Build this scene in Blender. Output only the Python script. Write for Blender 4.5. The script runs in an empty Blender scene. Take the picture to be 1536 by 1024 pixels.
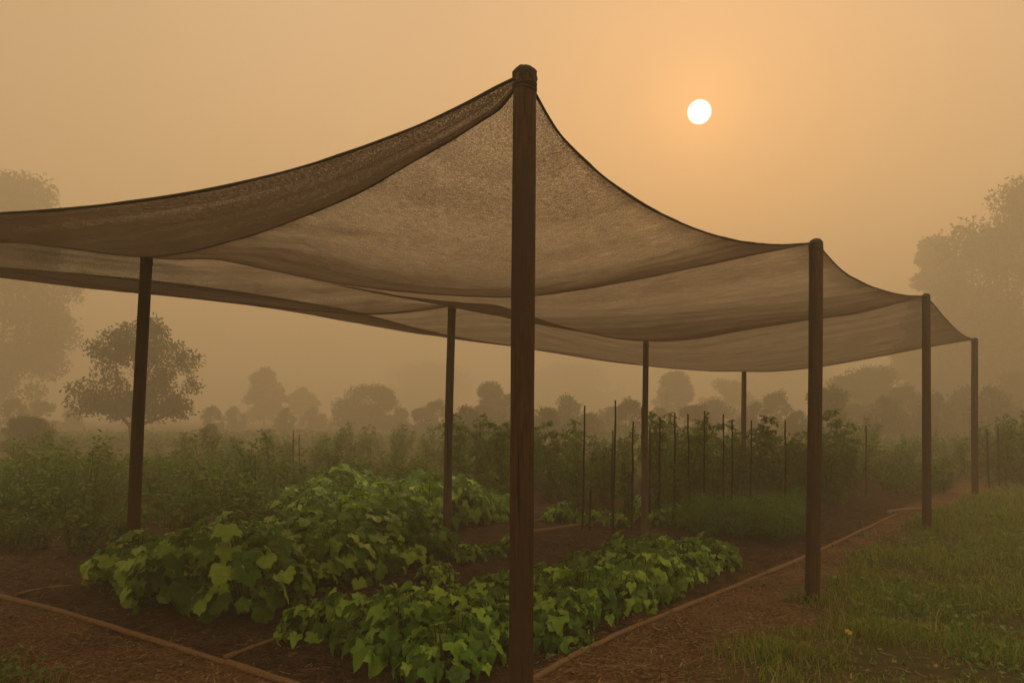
import bpy, math, random
import numpy as np
from mathutils import Vector

random.seed(7)
rng = np.random.default_rng(7)
scene = bpy.context.scene
COL = scene.collection
R = math.radians

# ------------------------------------------------------------------ camera
F, CX, HY, EYE = 1195.0, 768.0, 620.0, 1.63      # focal length in photo pixels, horizon row, eye height
cam_d = bpy.data.cameras.new('camera')
cam = bpy.data.objects.new('camera', cam_d)
COL.objects.link(cam)
cam.location = (0, 0, EYE)
cam.rotation_euler = (R(90), 0, 0)
cam_d.sensor_width = 36
cam_d.lens = 36 * F / 1536
cam_d.shift_y = (HY - 512) / 1536
cam_d.clip_start = 0.05
cam_d.clip_end = 2000
scene.camera = cam

# ------------------------------------------------------------------ sun, sky, exposure
SUN = Vector((281 / F, 1.0, 452 / F)).normalized()
SUN_EL = math.asin(SUN.z)
SUN_AZ = math.atan2(SUN.x, SUN.y)
sd = bpy.data.lights.new('sun', 'SUN')
sd.energy = 0.6
sd.angle = R(10)
sd.color = (1.0, 0.62, 0.30)
so = bpy.data.objects.new('sun', sd)
COL.objects.link(so)
so.rotation_euler = (-SUN).to_track_quat('-Z', 'Y').to_euler()
so.location = (20, 60, 40)

w = bpy.data.worlds.new('World')
scene.world = w
w.use_nodes = True
nt = w.node_tree
nt.nodes.clear()


def N(tree, typ, **kw):
    n = tree.nodes.new(typ)
    for k, v in kw.items():
        setattr(n, k, v)
    return n


def math_node(tree, op, a, b=None, c=None, clamp=False):
    n = N(tree, 'ShaderNodeMath', operation=op, use_clamp=clamp)
    for i, v in enumerate((a, b, c)):
        if v is None:
            continue
        if isinstance(v, (int, float)):
            n.inputs[i].default_value = v
        else:
            tree.links.new(v, n.inputs[i])
    return n.outputs[0]


def maprange(tree, v, a, b, c=0.0, d=1.0, smooth=False):
    n = N(tree, 'ShaderNodeMapRange')
    n.interpolation_type = 'SMOOTHSTEP' if smooth else 'LINEAR'
    tree.links.new(v, n.inputs[0])
    for i, x in enumerate((a, b, c, d)):
        n.inputs[i + 1].default_value = x
    return n.outputs[0]


def mixcol(tree, fac, a, b, blend='MIX'):
    n = N(tree, 'ShaderNodeMix', data_type='RGBA', blend_type=blend)
    for s, v in ((n.inputs[0], fac), (n.inputs[6], a), (n.inputs[7], b)):
        if isinstance(v, (int, float)):
            s.default_value = v
        elif isinstance(v, tuple):
            s.default_value = (*v[:3], 1)
        else:
            tree.links.new(v, s)
    return n.outputs[2]


# smoke filled sky: nishita daylight filtered to amber plus the glow of the smoke layer itself
tc = N(nt, 'ShaderNodeTexCoord')
sky = N(nt, 'ShaderNodeTexSky', sky_type='NISHITA')
sky.sun_disc = False
sky.sun_elevation = SUN_EL
sky.sun_rotation = SUN_AZ
sky.dust_density = 1.5
sky.air_density = 3
bg1 = N(nt, 'ShaderNodeBackground')
nt.links.new(mixcol(nt, 1.0, sky.outputs[0], (0.55, 0.34, 0.15), 'MULTIPLY'), bg1.inputs[0])
bg1.inputs[1].default_value = 0.05
sep = N(nt, 'ShaderNodeSeparateXYZ')
nt.links.new(tc.outputs['Generated'], sep.inputs[0])
ramp = N(nt, 'ShaderNodeValToRGB')
el = ramp.color_ramp.elements
el[0].position = 0.0
el[0].color = (0.56, 0.345, 0.165, 1)
el[1].position = 1.0
el[1].color = (1.70, 1.40, 0.88, 1)  # zenith above the view made brighter and paler to light the foliage
for p, c in ((0.16, (0.67, 0.410, 0.210, 1)), (0.34, (0.69, 0.430, 0.245, 1)), (0.47, (0.66, 0.425, 0.26, 1))):
    e = el.new(p)
    e.color = c
nt.links.new(sep.outputs[2], ramp.inputs[0])
dotn = N(nt, 'ShaderNodeVectorMath', operation='DOT_PRODUCT')
nt.links.new(tc.outputs['Generated'], dotn.inputs[0])
dotn.inputs[1].default_value = SUN
dot = math_node(nt, 'MAXIMUM', dotn.outputs['Value'], 0.0)
g_wide = math_node(nt, 'MULTIPLY', math_node(nt, 'POWER', dot, 10.0), 0.02)
g_mid = math_node(nt, 'MULTIPLY', math_node(nt, 'POWER', dot, 120.0), 0.10)
g_core = math_node(nt, 'MULTIPLY', math_node(nt, 'POWER', dot, 700.0), 0.34)
glow = math_node(nt, 'ADD', math_node(nt, 'ADD', g_wide, g_mid), g_core)
disc = maprange(nt, dotn.outputs['Value'], math.cos(R(0.80)), math.cos(R(0.66)), 0.0, 7.0, True)
# faint unevenness of the smoke
sm = N(nt, 'ShaderNodeTexNoise')
sm.inputs['Scale'].default_value = 2.2
sm.inputs['Detail'].default_value = 3
nt.links.new(tc.outputs['Generated'], sm.inputs['Vector'])
uneven = maprange(nt, sm.outputs[0], 0.3, 0.7, 0.92, 1.07)
uneven = math_node(nt, 'MULTIPLY', uneven, maprange(nt, dotn.outputs['Value'], 0.66, 0.97, 0.78, 1.0))
v1 = N(nt, 'ShaderNodeVectorMath', operation='SCALE')
nt.links.new(ramp.outputs[0], v1.inputs[0])
nt.links.new(uneven, v1.inputs[3])
v2 = N(nt, 'ShaderNodeVectorMath', operation='SCALE')
v2.inputs[0].default_value = (1.0, 0.46, 0.13)
nt.links.new(glow, v2.inputs[3])
v3 = N(nt, 'ShaderNodeVectorMath', operation='SCALE')
v3.inputs[0].default_value = (1.0, 0.93, 0.78)
nt.links.new(disc, v3.inputs[3])
s1 = N(nt, 'ShaderNodeVectorMath', operation='ADD')
nt.links.new(v1.outputs[0], s1.inputs[0])
nt.links.new(v2.outputs[0], s1.inputs[1])
s2 = N(nt, 'ShaderNodeVectorMath', operation='ADD')
nt.links.new(s1.outputs[0], s2.inputs[0])
nt.links.new(v3.outputs[0], s2.inputs[1])
bg2 = N(nt, 'ShaderNodeBackground')
nt.links.new(s2.outputs[0], bg2.inputs[0])
bg2.inputs[1].default_value = 1.14
add = N(nt, 'ShaderNodeAddShader')
nt.links.new(bg1.outputs[0], add.inputs[0])
nt.links.new(bg2.outputs[0], add.inputs[1])
wo = N(nt, 'ShaderNodeOutputWorld')
nt.links.new(add.outputs[0], wo.inputs[0])

scene.view_settings.view_transform = 'Standard'
scene.view_settings.look = 'None'
scene.view_settings.exposure = 0.0
scene.view_settings.gamma = 1.0
scene.cycles.use_denoising = True
scene.cycles.max_bounces = 8
scene.cycles.volume_bounces = 2
scene.cycles.transparent_max_bounces = 24
scene.cycles.caustics_reflective = False
scene.cycles.caustics_refractive = False

# haze: smoke filling the air round the whole place
HAZE_DENSITY = 0.0138


def make_haze():
    x0, x1, y0, y1, z0, z1 = -312, 312, -62, 362, -1.2, 34
    vs = [(x, y, z) for x in (x0, x1) for y in (y0, y1) for z in (z0, z1)]
    fs = [(0, 1, 3, 2), (4, 6, 7, 5), (0, 4, 5, 1), (2, 3, 7, 6), (0, 2, 6, 4), (1, 5, 7, 3)]
    me = bpy.data.meshes.new('haze')
    me.from_pydata(vs, [], fs)
    m = bpy.data.materials.new('haze')
    m.use_nodes = True
    t = m.node_tree
    t.nodes.clear()
    o = t.nodes.new('ShaderNodeOutputMaterial')
    v = t.nodes.new('ShaderNodeVolumePrincipled')
    v.inputs['Color'].default_value = (0.88, 0.80, 0.66, 1)
    v.inputs['Density'].default_value = HAZE_DENSITY
    v.inputs['Anisotropy'].default_value = 0.3
    t.links.new(v.outputs[0], o.inputs['Volume'])
    me.materials.append(m)
    ob = bpy.data.objects.new('haze', me)
    COL.objects.link(ob)
    ob['kind'] = 'stuff'
    ob['label'] = 'thin amber smoke haze filling the air over the whole garden'
    ob['category'] = 'haze'


make_haze()

# ------------------------------------------------------------------ helpers


def at(px, py, Y):
    return np.array([(px - CX) / F * Y, Y, EYE - (py - HY) / F * Y])


def gr(px, py):
    Y = EYE * F / (py - HY)
    return np.array([(px - CX) / F * Y, Y, 0.0])


def mesh(name, verts, faces, mat=None, smooth=True):
    me = bpy.data.meshes.new(name)
    verts = np.asarray(verts, dtype=float)
    me.from_pydata(verts.tolist(), [], faces.tolist() if isinstance(faces, np.ndarray) else faces)
    if smooth:
        me.polygons.foreach_set('use_smooth', np.ones(len(me.polygons), dtype=bool))
    if mat:
        me.materials.append(mat)
    me.update()
    return me


def obj(name, me, parent=None):
    o = bpy.data.objects.new(name, me)
    COL.objects.link(o)
    if parent:
        o.parent = parent
    return o


def tag(o, label=None, cat=None, group=None, kind=None):
    for k, v in (('label', label), ('category', cat), ('group', group), ('kind', kind)):
        if v:
            o[k] = v
    return o


def thing(name, label, cat, loc=(0, 0, 0), rz=0.0, group=None, scale=None):
    o = bpy.data.objects.new(name, None)
    COL.objects.link(o)
    o.empty_display_size = 0.1
    o.location = loc
    o.rotation_euler = (0, 0, rz)
    if scale is not None:
        o.scale = scale if isinstance(scale, tuple) else (scale,) * 3
    return tag(o, label, cat, group)


def dup(root, loc, rz, scale=1.0, label=None, group=None):
    r = root.copy()
    COL.objects.link(r)
    r.location = loc
    r.rotation_euler = (0, 0, rz)
    r.scale = scale if isinstance(scale, tuple) else (scale,) * 3
    if label:
        r['label'] = label
    if group:
        r['group'] = group
    for ch in list(root.children):
        c = ch.copy()
        COL.objects.link(c)
        c.parent = r
    return r


def vnoise(x, y, seed=0):
    x = np.asarray(x, float)
    y = np.asarray(y, float)
    xi = np.floor(x).astype(np.int64)
    yi = np.floor(y).astype(np.int64)
    fx = x - xi
    fy = y - yi
    fx = fx * fx * (3 - 2 * fx)
    fy = fy * fy * (3 - 2 * fy)

    def h(a, b):
        n = (a * 374761393 + b * 668265263 + seed * 974634777) & 0x7fffffff
        n = ((n ^ (n >> 13)) * 1274126177) & 0x7fffffff
        return ((n ^ (n >> 16)) & 0xffff) / 65535.0
    return (h(xi, yi) * (1 - fx) * (1 - fy) + h(xi + 1, yi) * fx * (1 - fy)
            + h(xi, yi + 1) * (1 - fx) * fy + h(xi + 1, yi + 1) * fx * fy)


def fbm(x, y, seed=0, octv=4):
    s, a, t = 0, 1.0, 0
    for i in range(octv):
        s = s + a * vnoise(np.asarray(x) * 2 ** i, np.asarray(y) * 2 ** i, seed + i * 17)
        t += a
        a *= 0.5
    return s / t


class MB:
    def __init__(self):
        self.v, self.f, self.n = [], [], 0

    def add(self, v, f):
        v = np.asarray(v, float)
        self.v.append(v)
        k = self.n
        self.f.extend([tuple(i + k for i in q) for q in f])
        self.n += len(v)

    def tube(self, pts, rad, sides=5, cap=True):
        pts = np.asarray(pts, float)
        n = len(pts)
        rad = np.ones(n) * rad if np.isscalar(rad) else np.asarray(rad, float)
        vs = []
        for i in range(n):
            t = pts[min(i + 1, n - 1)] - pts[max(i - 1, 0)]
            t = t / (np.linalg.norm(t) + 1e-9)
            a = np.array([0, 0, 1.0]) if abs(t[2]) < 0.9 else np.array([1.0, 0, 0])
            s = np.cross(t, a)
            s /= np.linalg.norm(s)
            u = np.cross(s, t)
            for k in range(sides):
                an = 2 * math.pi * k / sides
                vs.append(pts[i] + rad[i] * (math.cos(an) * s + math.sin(an) * u))
        fs = []
        for i in range(n - 1):
            for k in range(sides):
                k2 = (k + 1) % sides
                fs.append((i * sides + k, i * sides + k2, (i + 1) * sides + k2, (i + 1) * sides + k))
        if cap:
            fs.append(tuple(range(sides))[::-1])
            fs.append(tuple((n - 1) * sides + k for k in range(sides)))
        self.add(vs, fs)

    def leaf(self, tmpl, pos, t, n, L, W=None):
        v, f = tmpl
        t = np.asarray(t, float)
        t = t / (np.linalg.norm(t) + 1e-9)
        s = np.cross(t, n)
        s = s / (np.linalg.norm(s) + 1e-9)
        n = np.cross(s, t)
        W = W or L
        self.add(np.asarray(pos) + np.outer(v[:, 0] * W, s) + np.outer(v[:, 1] * L, t) + np.outer(v[:, 2] * L, n), f)

    def mesh(self, name, mat, smooth=True):
        return mesh(name, np.concatenate(self.v), self.f, mat, smooth)


# ------------------------------------------------------------------ materials
def new_mat(name):
    m = bpy.data.materials.new(name)
    m.use_nodes = True
    t = m.node_tree
    t.nodes.clear()
    return m, t, N(t, 'ShaderNodeOutputMaterial')


def noise(t, scale, detail=4, vec=None, rough=0.55, dist=0.0):
    n = N(t, 'ShaderNodeTexNoise')
    n.inputs['Scale'].default_value = scale
    n.inputs['Detail'].default_value = detail
    n.inputs['Roughness'].default_value = rough
    n.inputs['Distortion'].default_value = dist
    if vec is not None:
        t.links.new(vec, n.inputs['Vector'])
    return n.outputs[0]


def mapping(t, vec, scale):
    n = N(t, 'ShaderNodeMapping')
    t.links.new(vec, n.inputs[0])
    n.inputs['Scale'].default_value = scale
    return n.outputs[0]


def leaf_mat(name, dark, mid, light, trans, rough=0.45, tfac=0.35, spec=0.35):
    m, t, o = new_mat(name)
    g = N(t, 'ShaderNodeNewGeometry')
    oi = N(t, 'ShaderNodeObjectInfo')
    tcn = N(t, 'ShaderNodeTexCoord')
    rnd = g.outputs['Random Per Island']
    ns = noise(t, 9.0, 3, tcn.outputs['Object'])
    f = math_node(t, 'ADD', math_node(t, 'MULTIPLY', rnd, 0.62), math_node(t, 'MULTIPLY', ns, 0.38))
    f = math_node(t, 'ADD', f, math_node(t, 'MULTIPLY', math_node(t, 'SUBTRACT', oi.outputs['Random'], 0.5), 0.28))
    cr = N(t, 'ShaderNodeValToRGB')
    e = cr.color_ramp.elements
    e[0].position, e[0].color = 0.22, (*dark, 1)
    e[1].position, e[1].color = 0.82, (*light, 1)
    e.new(0.5).color = (*mid, 1)
    t.links.new(f, cr.inputs[0])
    p = N(t, 'ShaderNodeBsdfPrincipled')
    t.links.new(cr.outputs[0], p.inputs['Base Color'])
    p.inputs['Roughness'].default_value = rough
    p.inputs['Specular IOR Level'].default_value = spec
    b = N(t, 'ShaderNodeBump')
    b.inputs['Strength'].default_value = 0.35
    b.inputs['Distance'].default_value = 0.01
    t.links.new(noise(t, 55, 3, tcn.outputs['Object']), b.inputs['Height'])
    t.links.new(b.outputs[0], p.inputs['Normal'])
    tr = N(t, 'ShaderNodeBsdfTranslucent')
    t.links.new(mixcol(t, 0.5, cr.outputs[0], trans), tr.inputs[0])
    mx = N(t, 'ShaderNodeMixShader')
    mx.inputs[0].default_value = tfac
    t.links.new(p.outputs[0], mx.inputs[1])
    t.links.new(tr.outputs[0], mx.inputs[2])
    t.links.new(mx.outputs[0], o.inputs[0])
    return m


def wood_mat(name, c1, c2, c3, zs=1.2, scale=14):
    m, t, o = new_mat(name)
    tcn = N(t, 'ShaderNodeTexCoord')
    oi = N(t, 'ShaderNodeObjectInfo')
    va = N(t, 'ShaderNodeVectorMath', operation='ADD')
    t.links.new(tcn.outputs['Object'], va.inputs[0])
    cb = N(t, 'ShaderNodeCombineXYZ')
    t.links.new(math_node(t, 'MULTIPLY', oi.outputs['Random'], 30.0), cb.inputs[2])
    t.links.new(cb.outputs[0], va.inputs[1])
    grain = noise(t, scale, 6, mapping(t, va.outputs[0], (6, 6, 0.35 * zs)), 0.65, 0.4)
    blot = noise(t, 2.2, 4, mapping(t, va.outputs[0], (2.5, 2.5, 1)), 0.6)
    crack = noise(t, 9, 2, mapping(t, va.outputs[0], (7, 7, 0.16)), 0.5, 0.2)
    c = mixcol(t, maprange(t, grain, 0.3, 0.7), c1, c2)
    c = mixcol(t, maprange(t, blot, 0.42, 0.68), c, c3)
    cm = maprange(t, crack, 0.66, 0.70)
    c = mixcol(t, cm, c, (0.012, 0.008, 0.005))
    p = N(t, 'ShaderNodeBsdfPrincipled')
    t.links.new(c, p.inputs['Base Color'])
    p.inputs['Roughness'].default_value = 0.85
    p.inputs['Specular IOR Level'].default_value = 0.2
    b = N(t, 'ShaderNodeBump')
    b.inputs['Strength'].default_value = 0.7
    b.inputs['Distance'].default_value = 0.008
    t.links.new(math_node(t, 'SUBTRACT', grain, math_node(t, 'MULTIPLY', cm, 0.8)), b.inputs['Height'])
    t.links.new(b.outputs[0], p.inputs['Normal'])
    t.links.new(p.outputs[0], o.inputs[0])
    return m


def plain_mat(name, c1, c2, scale=20, rough=0.9):
    m, t, o = new_mat(name)
    g = N(t, 'ShaderNodeNewGeometry')
    tcn = N(t, 'ShaderNodeTexCoord')
    f = math_node(t, 'ADD', math_node(t, 'MULTIPLY', g.outputs['Random Per Island'], 0.5),
                  math_node(t, 'MULTIPLY', noise(t, scale, 4, tcn.outputs['Object']), 0.5))
    p = N(t, 'ShaderNodeBsdfPrincipled')
    t.links.new(mixcol(t, maprange(t, f, 0.25, 0.75), c1, c2), p.inputs['Base Color'])
    p.inputs['Roughness'].default_value = rough
    p.inputs['Specular IOR Level'].default_value = 0.15
    t.links.new(p.outputs[0], o.inputs[0])
    return m


def net_mat(name, lo, hi):
    """woven shade cloth: dark threads with open gaps; opacity also carries folds, hems and painted shading"""
    m, t, o = new_mat(name)
    tcn = N(t, 'ShaderNodeTexCoord')
    at_ = N(t, 'ShaderNodeAttribute', attribute_name='gather_shade')
    fine = noise(t, 140, 3, tcn.outputs['Object'], 0.8)
    uvs = mapping(t, tcn.outputs['UV'], (26, 420, 1))
    slub = noise(t, 1.0, 3, uvs, 0.6)
    patch = noise(t, 2.3, 4, tcn.outputs['Object'], 0.6)
    d = math_node(t, 'ADD', lo, math_node(t, 'MULTIPLY', at_.outputs['Fac'], hi - lo))
    d = math_node(t, 'ADD', d, math_node(t, 'MULTIPLY', math_node(t, 'SUBTRACT', fine, 0.5), 1.2))
    d = math_node(t, 'ADD', d, math_node(t, 'MULTIPLY', math_node(t, 'SUBTRACT', slub, 0.5), 0.6))
    d = math_node(t, 'ADD', d, math_node(t, 'MULTIPLY', math_node(t, 'SUBTRACT', patch, 0.5), 0.16))
    d = math_node(t, 'MINIMUM', math_node(t, 'MAXIMUM', d, 0.12), 0.985)
    df = N(t, 'ShaderNodeBsdfDiffuse')
    df.inputs[0].default_value = (0.034, 0.027, 0.022, 1)
    tr = N(t, 'ShaderNodeBsdfTranslucent')
    tr.inputs[0].default_value = (0.085, 0.050, 0.030, 1)
    m1 = N(t, 'ShaderNodeMixShader')
    m1.inputs[0].default_value = 0.5
    t.links.new(df.outputs[0], m1.inputs[1])
    t.links.new(tr.outputs[0], m1.inputs[2])
    tp = N(t, 'ShaderNodeBsdfTransparent')
    m2 = N(t, 'ShaderNodeMixShader')
    t.links.new(d, m2.inputs[0])
    t.links.new(tp.outputs[0], m2.inputs[1])
    t.links.new(m1.outputs[0], m2.inputs[2])
    t.links.new(m2.outputs[0], o.inputs[0])
    return m


M_squash = leaf_mat('squash_leaf', (0.0383, 0.1107, 0.0073), (0.0974, 0.2509, 0.0148), (0.4184, 0.6200, 0.0996), (0.2361, 0.4427, 0.0148))
M_bean = leaf_mat('bean_leaf', (0.0414, 0.1180, 0.0073), (0.1062, 0.2730, 0.0148), (0.3985, 0.6200, 0.0836), (0.2361, 0.4427, 0.0148))
M_bush = leaf_mat('bush_leaf', (0.0339, 0.0750, 0.0060), (0.0678, 0.1392, 0.0109), (0.1573, 0.2238, 0.0315), (0.1331, 0.2178, 0.0121), tfac=0.3, rough=0.6, spec=0.15)
M_tomato = leaf_mat('tomato_leaf', (0.0442, 0.0988, 0.0091), (0.0832, 0.1690, 0.0156), (0.1690, 0.2470, 0.0429), (0.1560, 0.2600, 0.0130), tfac=0.35, rough=0.6, spec=0.15)
M_feather = leaf_mat('feathery_leaf', (0.0504, 0.1540, 0.0112), (0.0980, 0.2520, 0.0168), (0.1680, 0.3220, 0.0420), (0.1120, 0.2240, 0.0280), tfac=0.3)
M_tree = leaf_mat('tree_leaf', (0.026, 0.050, 0.014), (0.045, 0.075, 0.020), (0.075, 0.100, 0.030), (0.08, 0.12, 0.02), tfac=0.25, rough=0.7, spec=0.1)
M_grass = leaf_mat('grass_blade', (0.0700, 0.1330, 0.0112), (0.1470, 0.2380, 0.0196), (0.3360, 0.3080, 0.0700), (0.2520, 0.3640, 0.0280), rough=0.6, tfac=0.3, spec=0.2)
M_weed = leaf_mat('weed_leaf', (0.0500, 0.1250, 0.0100), (0.1000, 0.2125, 0.0150), (0.1875, 0.3000, 0.0438), (0.1750, 0.3250, 0.0250))
M_stem = plain_mat('green_stem', (0.050, 0.075, 0.022), (0.085, 0.095, 0.035))
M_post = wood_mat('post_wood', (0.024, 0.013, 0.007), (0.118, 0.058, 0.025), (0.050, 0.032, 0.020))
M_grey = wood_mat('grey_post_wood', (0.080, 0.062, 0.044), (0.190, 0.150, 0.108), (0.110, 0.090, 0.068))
M_stake = wood_mat('stake_wood', (0.0270, 0.0180, 0.0108), (0.0540, 0.0360, 0.0216), (0.0360, 0.0270, 0.0192))
M_log = wood_mat('edging_wood', (0.1620, 0.0950, 0.0475), (0.2916, 0.1814, 0.0918), (0.2052, 0.1296, 0.0713), 1, 8)
M_bark = plain_mat('bark', (0.035, 0.026, 0.018), (0.075, 0.056, 0.038), 8)
M_straw = plain_mat('straw', (0.100, 0.055, 0.028), (0.420, 0.270, 0.140), 30)
M_yellow = plain_mat('yellow_leaf', (0.34, 0.19, 0.05), (0.48, 0.29, 0.08), 30, 0.7)
M_net = net_mat('shade_net', 0.69, 1.05)
M_hem = plain_mat('net_hem', (0.026, 0.019, 0.013), (0.055, 0.040, 0.028), 120)


# ------------------------------------------------------------------ ground
def grass_edge(y):
    ys = [0, 3.5, 4.82, 5.65, 6.83, 8.85, 11.1, 13.4, 15.6, 16.5, 22, 40, 300]
    xs = [-2.2, 0.05, 0.94, 1.57, 2.47, 3.64, 5.05, 7.1, 8.8, 9.7, 14, 24, 180]
    return np.interp(y, ys, xs)


def grass_amount(x, y):
    n = fbm(x * 1.1, y * 1.1, 5) - 0.5
    right = np.clip((x - grass_edge(y) + n * 1.1) / 0.55, 0, 1)
    left = np.clip((-2.55 - 1.16 * (y - 4.82) - x + n * 0.6) / 0.3, 0, 1) * (y < 6.2)
    far = np.clip((y - 24 + n * 14) / 6, 0, 1) * 0.8
    tuft = 0
    for px_, py_ in ((2.61, 6.96), (5.96, 11.46), (9.42, 16.2)):
        tuft = np.maximum(tuft, np.clip(1.3 - np.hypot(x - px_, y - py_) / 0.22, 0, 1))
    return np.maximum(np.maximum(np.maximum(right, left), far), tuft)


def bed_amount(x, y):
    # inside the edging poles the earth is darker and dug over
    xr = np.interp(y, [4.0, 4.87, 6.41, 8.12, 10.4, 12.65, 30], [-0.5, 0.13, 1.22, 2.59, 4.31, 6.05, 19])
    yf = np.interp(x, [-6.0, -4.5, -2.41, -1.26, 0.1], [8.0, 7.03, 5.56, 4.82, 4.1])
    return np.clip((xr - x) / 0.15, 0, 1) * np.clip((y - yf) / 0.12, 0, 1)


def ground_z(x, y):
    d = np.sqrt(x * x + y * y)
    k = np.clip(1 - (d - 22) / 10, 0, 1)
    bed = bed_amount(x, y)
    z = (fbm(x * 0.55, y * 0.55, 3) - 0.5) * 0.10
    z += (fbm(x * 5, y * 5, 9, 3) - 0.5) * (0.035 + 0.075 * bed)
    z += (vnoise(x * 15, y * 15, 21) - 0.5) * (0.02 + 0.016 * bed)
    return z * k - 0.01


def axis(lo, hi, flo, fhi, step, growth=1.22):
    a = list(np.arange(flo, fhi, step))
    s, v = step, a[-1]
    while v < hi:
        s *= growth
        v += s
        a.append(min(v, hi))
    s, v = step, a[0]
    while v > lo:
        s *= growth
        v -= s
        a.insert(0, max(v, lo))
    return np.array(a)


def make_ground():
    xs = axis(-305, 305, -7, 11, 0.055)
    ys = axis(-55, 355, 3.8, 17, 0.055)
    X, Y = np.meshgrid(xs, ys)
    x, y = X.ravel(), Y.ravel()
    z = ground_z(x, y)
    nx, ny = len(xs), len(ys)
    idx = np.arange(nx * ny).reshape(ny, nx)
    f = np.stack([idx[:-1, :-1], idx[:-1, 1:], idx[1:, 1:], idx[1:, :-1]], -1).reshape(-1, 4)
    m, t, o = new_mat('garden_soil')
    tcn = N(t, 'ShaderNodeTexCoord')
    v = tcn.outputs['Object']
    ga = N(t, 'ShaderNodeAttribute', attribute_name='grassy').outputs['Fac']
    ba = N(t, 'ShaderNodeAttribute', attribute_name='bed').outputs['Fac']
    big = noise(t, 1.3, 5, v, 0.6)
    fine = noise(t, 38, 6, v, 0.75)
    clod = noise(t, 11, 4, v, 0.6)
    path = mixcol(t, maprange(t, big, 0.35, 0.65), (0.066, 0.031, 0.015), (0.165, 0.086, 0.043))
    path = mixcol(t, maprange(t, fine, 0.47, 0.66), path, (0.300, 0.180, 0.095))
    path = mixcol(t, maprange(t, fine, 0.46, 0.33), path, (0.020, 0.010, 0.006))
    bed = mixcol(t, maprange(t, clod, 0.38, 0.64), (0.022, 0.012, 0.007), (0.082, 0.044, 0.023))
    bed = mixcol(t, maprange(t, fine, 0.5, 0.68), bed, (0.160, 0.092, 0.050))
    soil = mixcol(t, ba, path, bed)
    gcol = mixcol(t, maprange(t, clod, 0.3, 0.7), (0.0480, 0.0552, 0.0156), (0.0900, 0.0744, 0.0288))
    gcol = mixcol(t, maprange(t, big, 0.52, 0.68), gcol, (0.1380, 0.0816, 0.0384))
    col = mixcol(t, ga, soil, gcol)
    p = N(t, 'ShaderNodeBsdfPrincipled')
    t.links.new(col, p.inputs['Base Color'])
    p.inputs['Roughness'].default_value = 0.95
    p.inputs['Specular IOR Level'].default_value = 0.1
    b = N(t, 'ShaderNodeBump')
    b.inputs['Strength'].default_value = 0.9
    b.inputs['Distance'].default_value = 0.03
    t.links.new(math_node(t, 'ADD', fine, clod), b.inputs['Height'])
    t.links.new(b.outputs[0], p.inputs['Normal'])
    t.links.new(p.outputs[0], o.inputs[0])
    me = mesh('ground', np.stack([x, y, z], -1), f, m)
    a = me.attributes.new('grassy', 'FLOAT', 'POINT')
    a.data.foreach_set('value', np.clip(grass_amount(x, y), 0, 1).astype(np.float32))
    a = me.attributes.new('bed', 'FLOAT', 'POINT')
    a.data.foreach_set('value', bed_amount(x, y).astype(np.float32))
    tag(obj('ground', me), kind='structure')


make_ground()


def gz(x, y):
    return float(ground_z(np.array([x]), np.array([y]))[0])


# ------------------------------------------------------------------ canopy posts
TOP = {}


def add_post(key, foot, top, r0, r1, label, mat=None):
    """round timber pole from foot (x, y) to top (x, y, z)"""
    foot = np.array([foot[0], foot[1], -0.35])
    top = np.asarray(top, float)
    n, sides = 26, 20
    mb = []
    sd_ = len(TOP) + 1
    ax = top - foot
    bow = random.uniform(-0.008, 0.008), random.uniform(-0.008, 0.008)
    for i in range(n):
        t = i / (n - 1)
        c = foot + ax * t + np.array([bow[0], bow[1], 0]) * math.sin(math.pi * t) * 1.5
        r = r0 + (r1 - r0) * t
        for k in range(sides):
            a = 2 * math.pi * k / sides
            rr = r * (1 + 0.05 * (vnoise(np.array([k * 0.45 + 9 * sd_]), np.array([t * 7.0]), sd_)[0] - 0.5)
                      + 0.03 * math.sin(3 * a + sd_))
            mb.append(c + np.array([rr * math.cos(a), rr * math.sin(a), 0]))
    # rounded sawn top
    for q, (dz, s) in enumerate(((0.012, 0.86), (0.018, 0.5))):
        for k in range(sides):
            a = 2 * math.pi * k / sides
            mb.append(top + np.array([r1 * s * math.cos(a), r1 * s * math.sin(a), dz]))
    rows = n + 2
    fs = [(i * sides + k, i * sides + (k + 1) % sides, (i + 1) * sides + (k + 1) % sides, (i + 1) * sides + k)
          for i in range(rows - 1) for k in range(sides)]
    fs.append(tuple((rows - 1) * sides + k for k in range(sides)))
    V = np.array(mb)
    o = obj('canopy_post', mesh('canopy_post', V - np.array([foot[0], foot[1], 0]), fs, mat or M_post))
    o.location = (foot[0], foot[1], 0)
    tag(o, label, 'post', 'timber posts holding up the shade net')
    TOP[key] = top


Y1, Y2, Y3, Y4 = 3.64, 6.96, 11.46, 16.2
add_post('p1', (at(781, 0, Y1)[0], Y1), at(787, 116, Y1), 0.057, 0.053, 'thickest nearest brown post in the middle, net gathered over its top')
add_post('p2', (at(1217, 0, Y2)[0], Y2), at(1224, 366, Y2), 0.063, 0.058, 'dark post on the right edge standing where path meets grass')
add_post('p3', (at(1390, 0, Y3)[0], Y3), at(1389, 445, Y3), 0.064, 0.056, 'slimmer dark post in the grass near the far end of the edging pole')
add_post('p4', (at(1463, 0, Y4)[0], Y4), at(1462, 510, Y4), 0.068, 0.060, 'farthest post on the right where the net ends in a point')
YA, YB, YC, YD = 8.0, 9.6, 10.42, 15.0
add_post('a', (at(196, 0, YA)[0], YA), at(220, 388, YA), 0.064, 0.056, 'leaning dark post at the left behind the leafy squash row')
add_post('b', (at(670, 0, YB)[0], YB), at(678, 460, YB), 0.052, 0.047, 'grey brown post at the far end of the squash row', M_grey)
add_post('c', (at(966, 0, YC)[0], YC), at(969, 513, YC), 0.042, 0.037, 'thin grey post behind the bean row among the tall stakes', M_grey)
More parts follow.
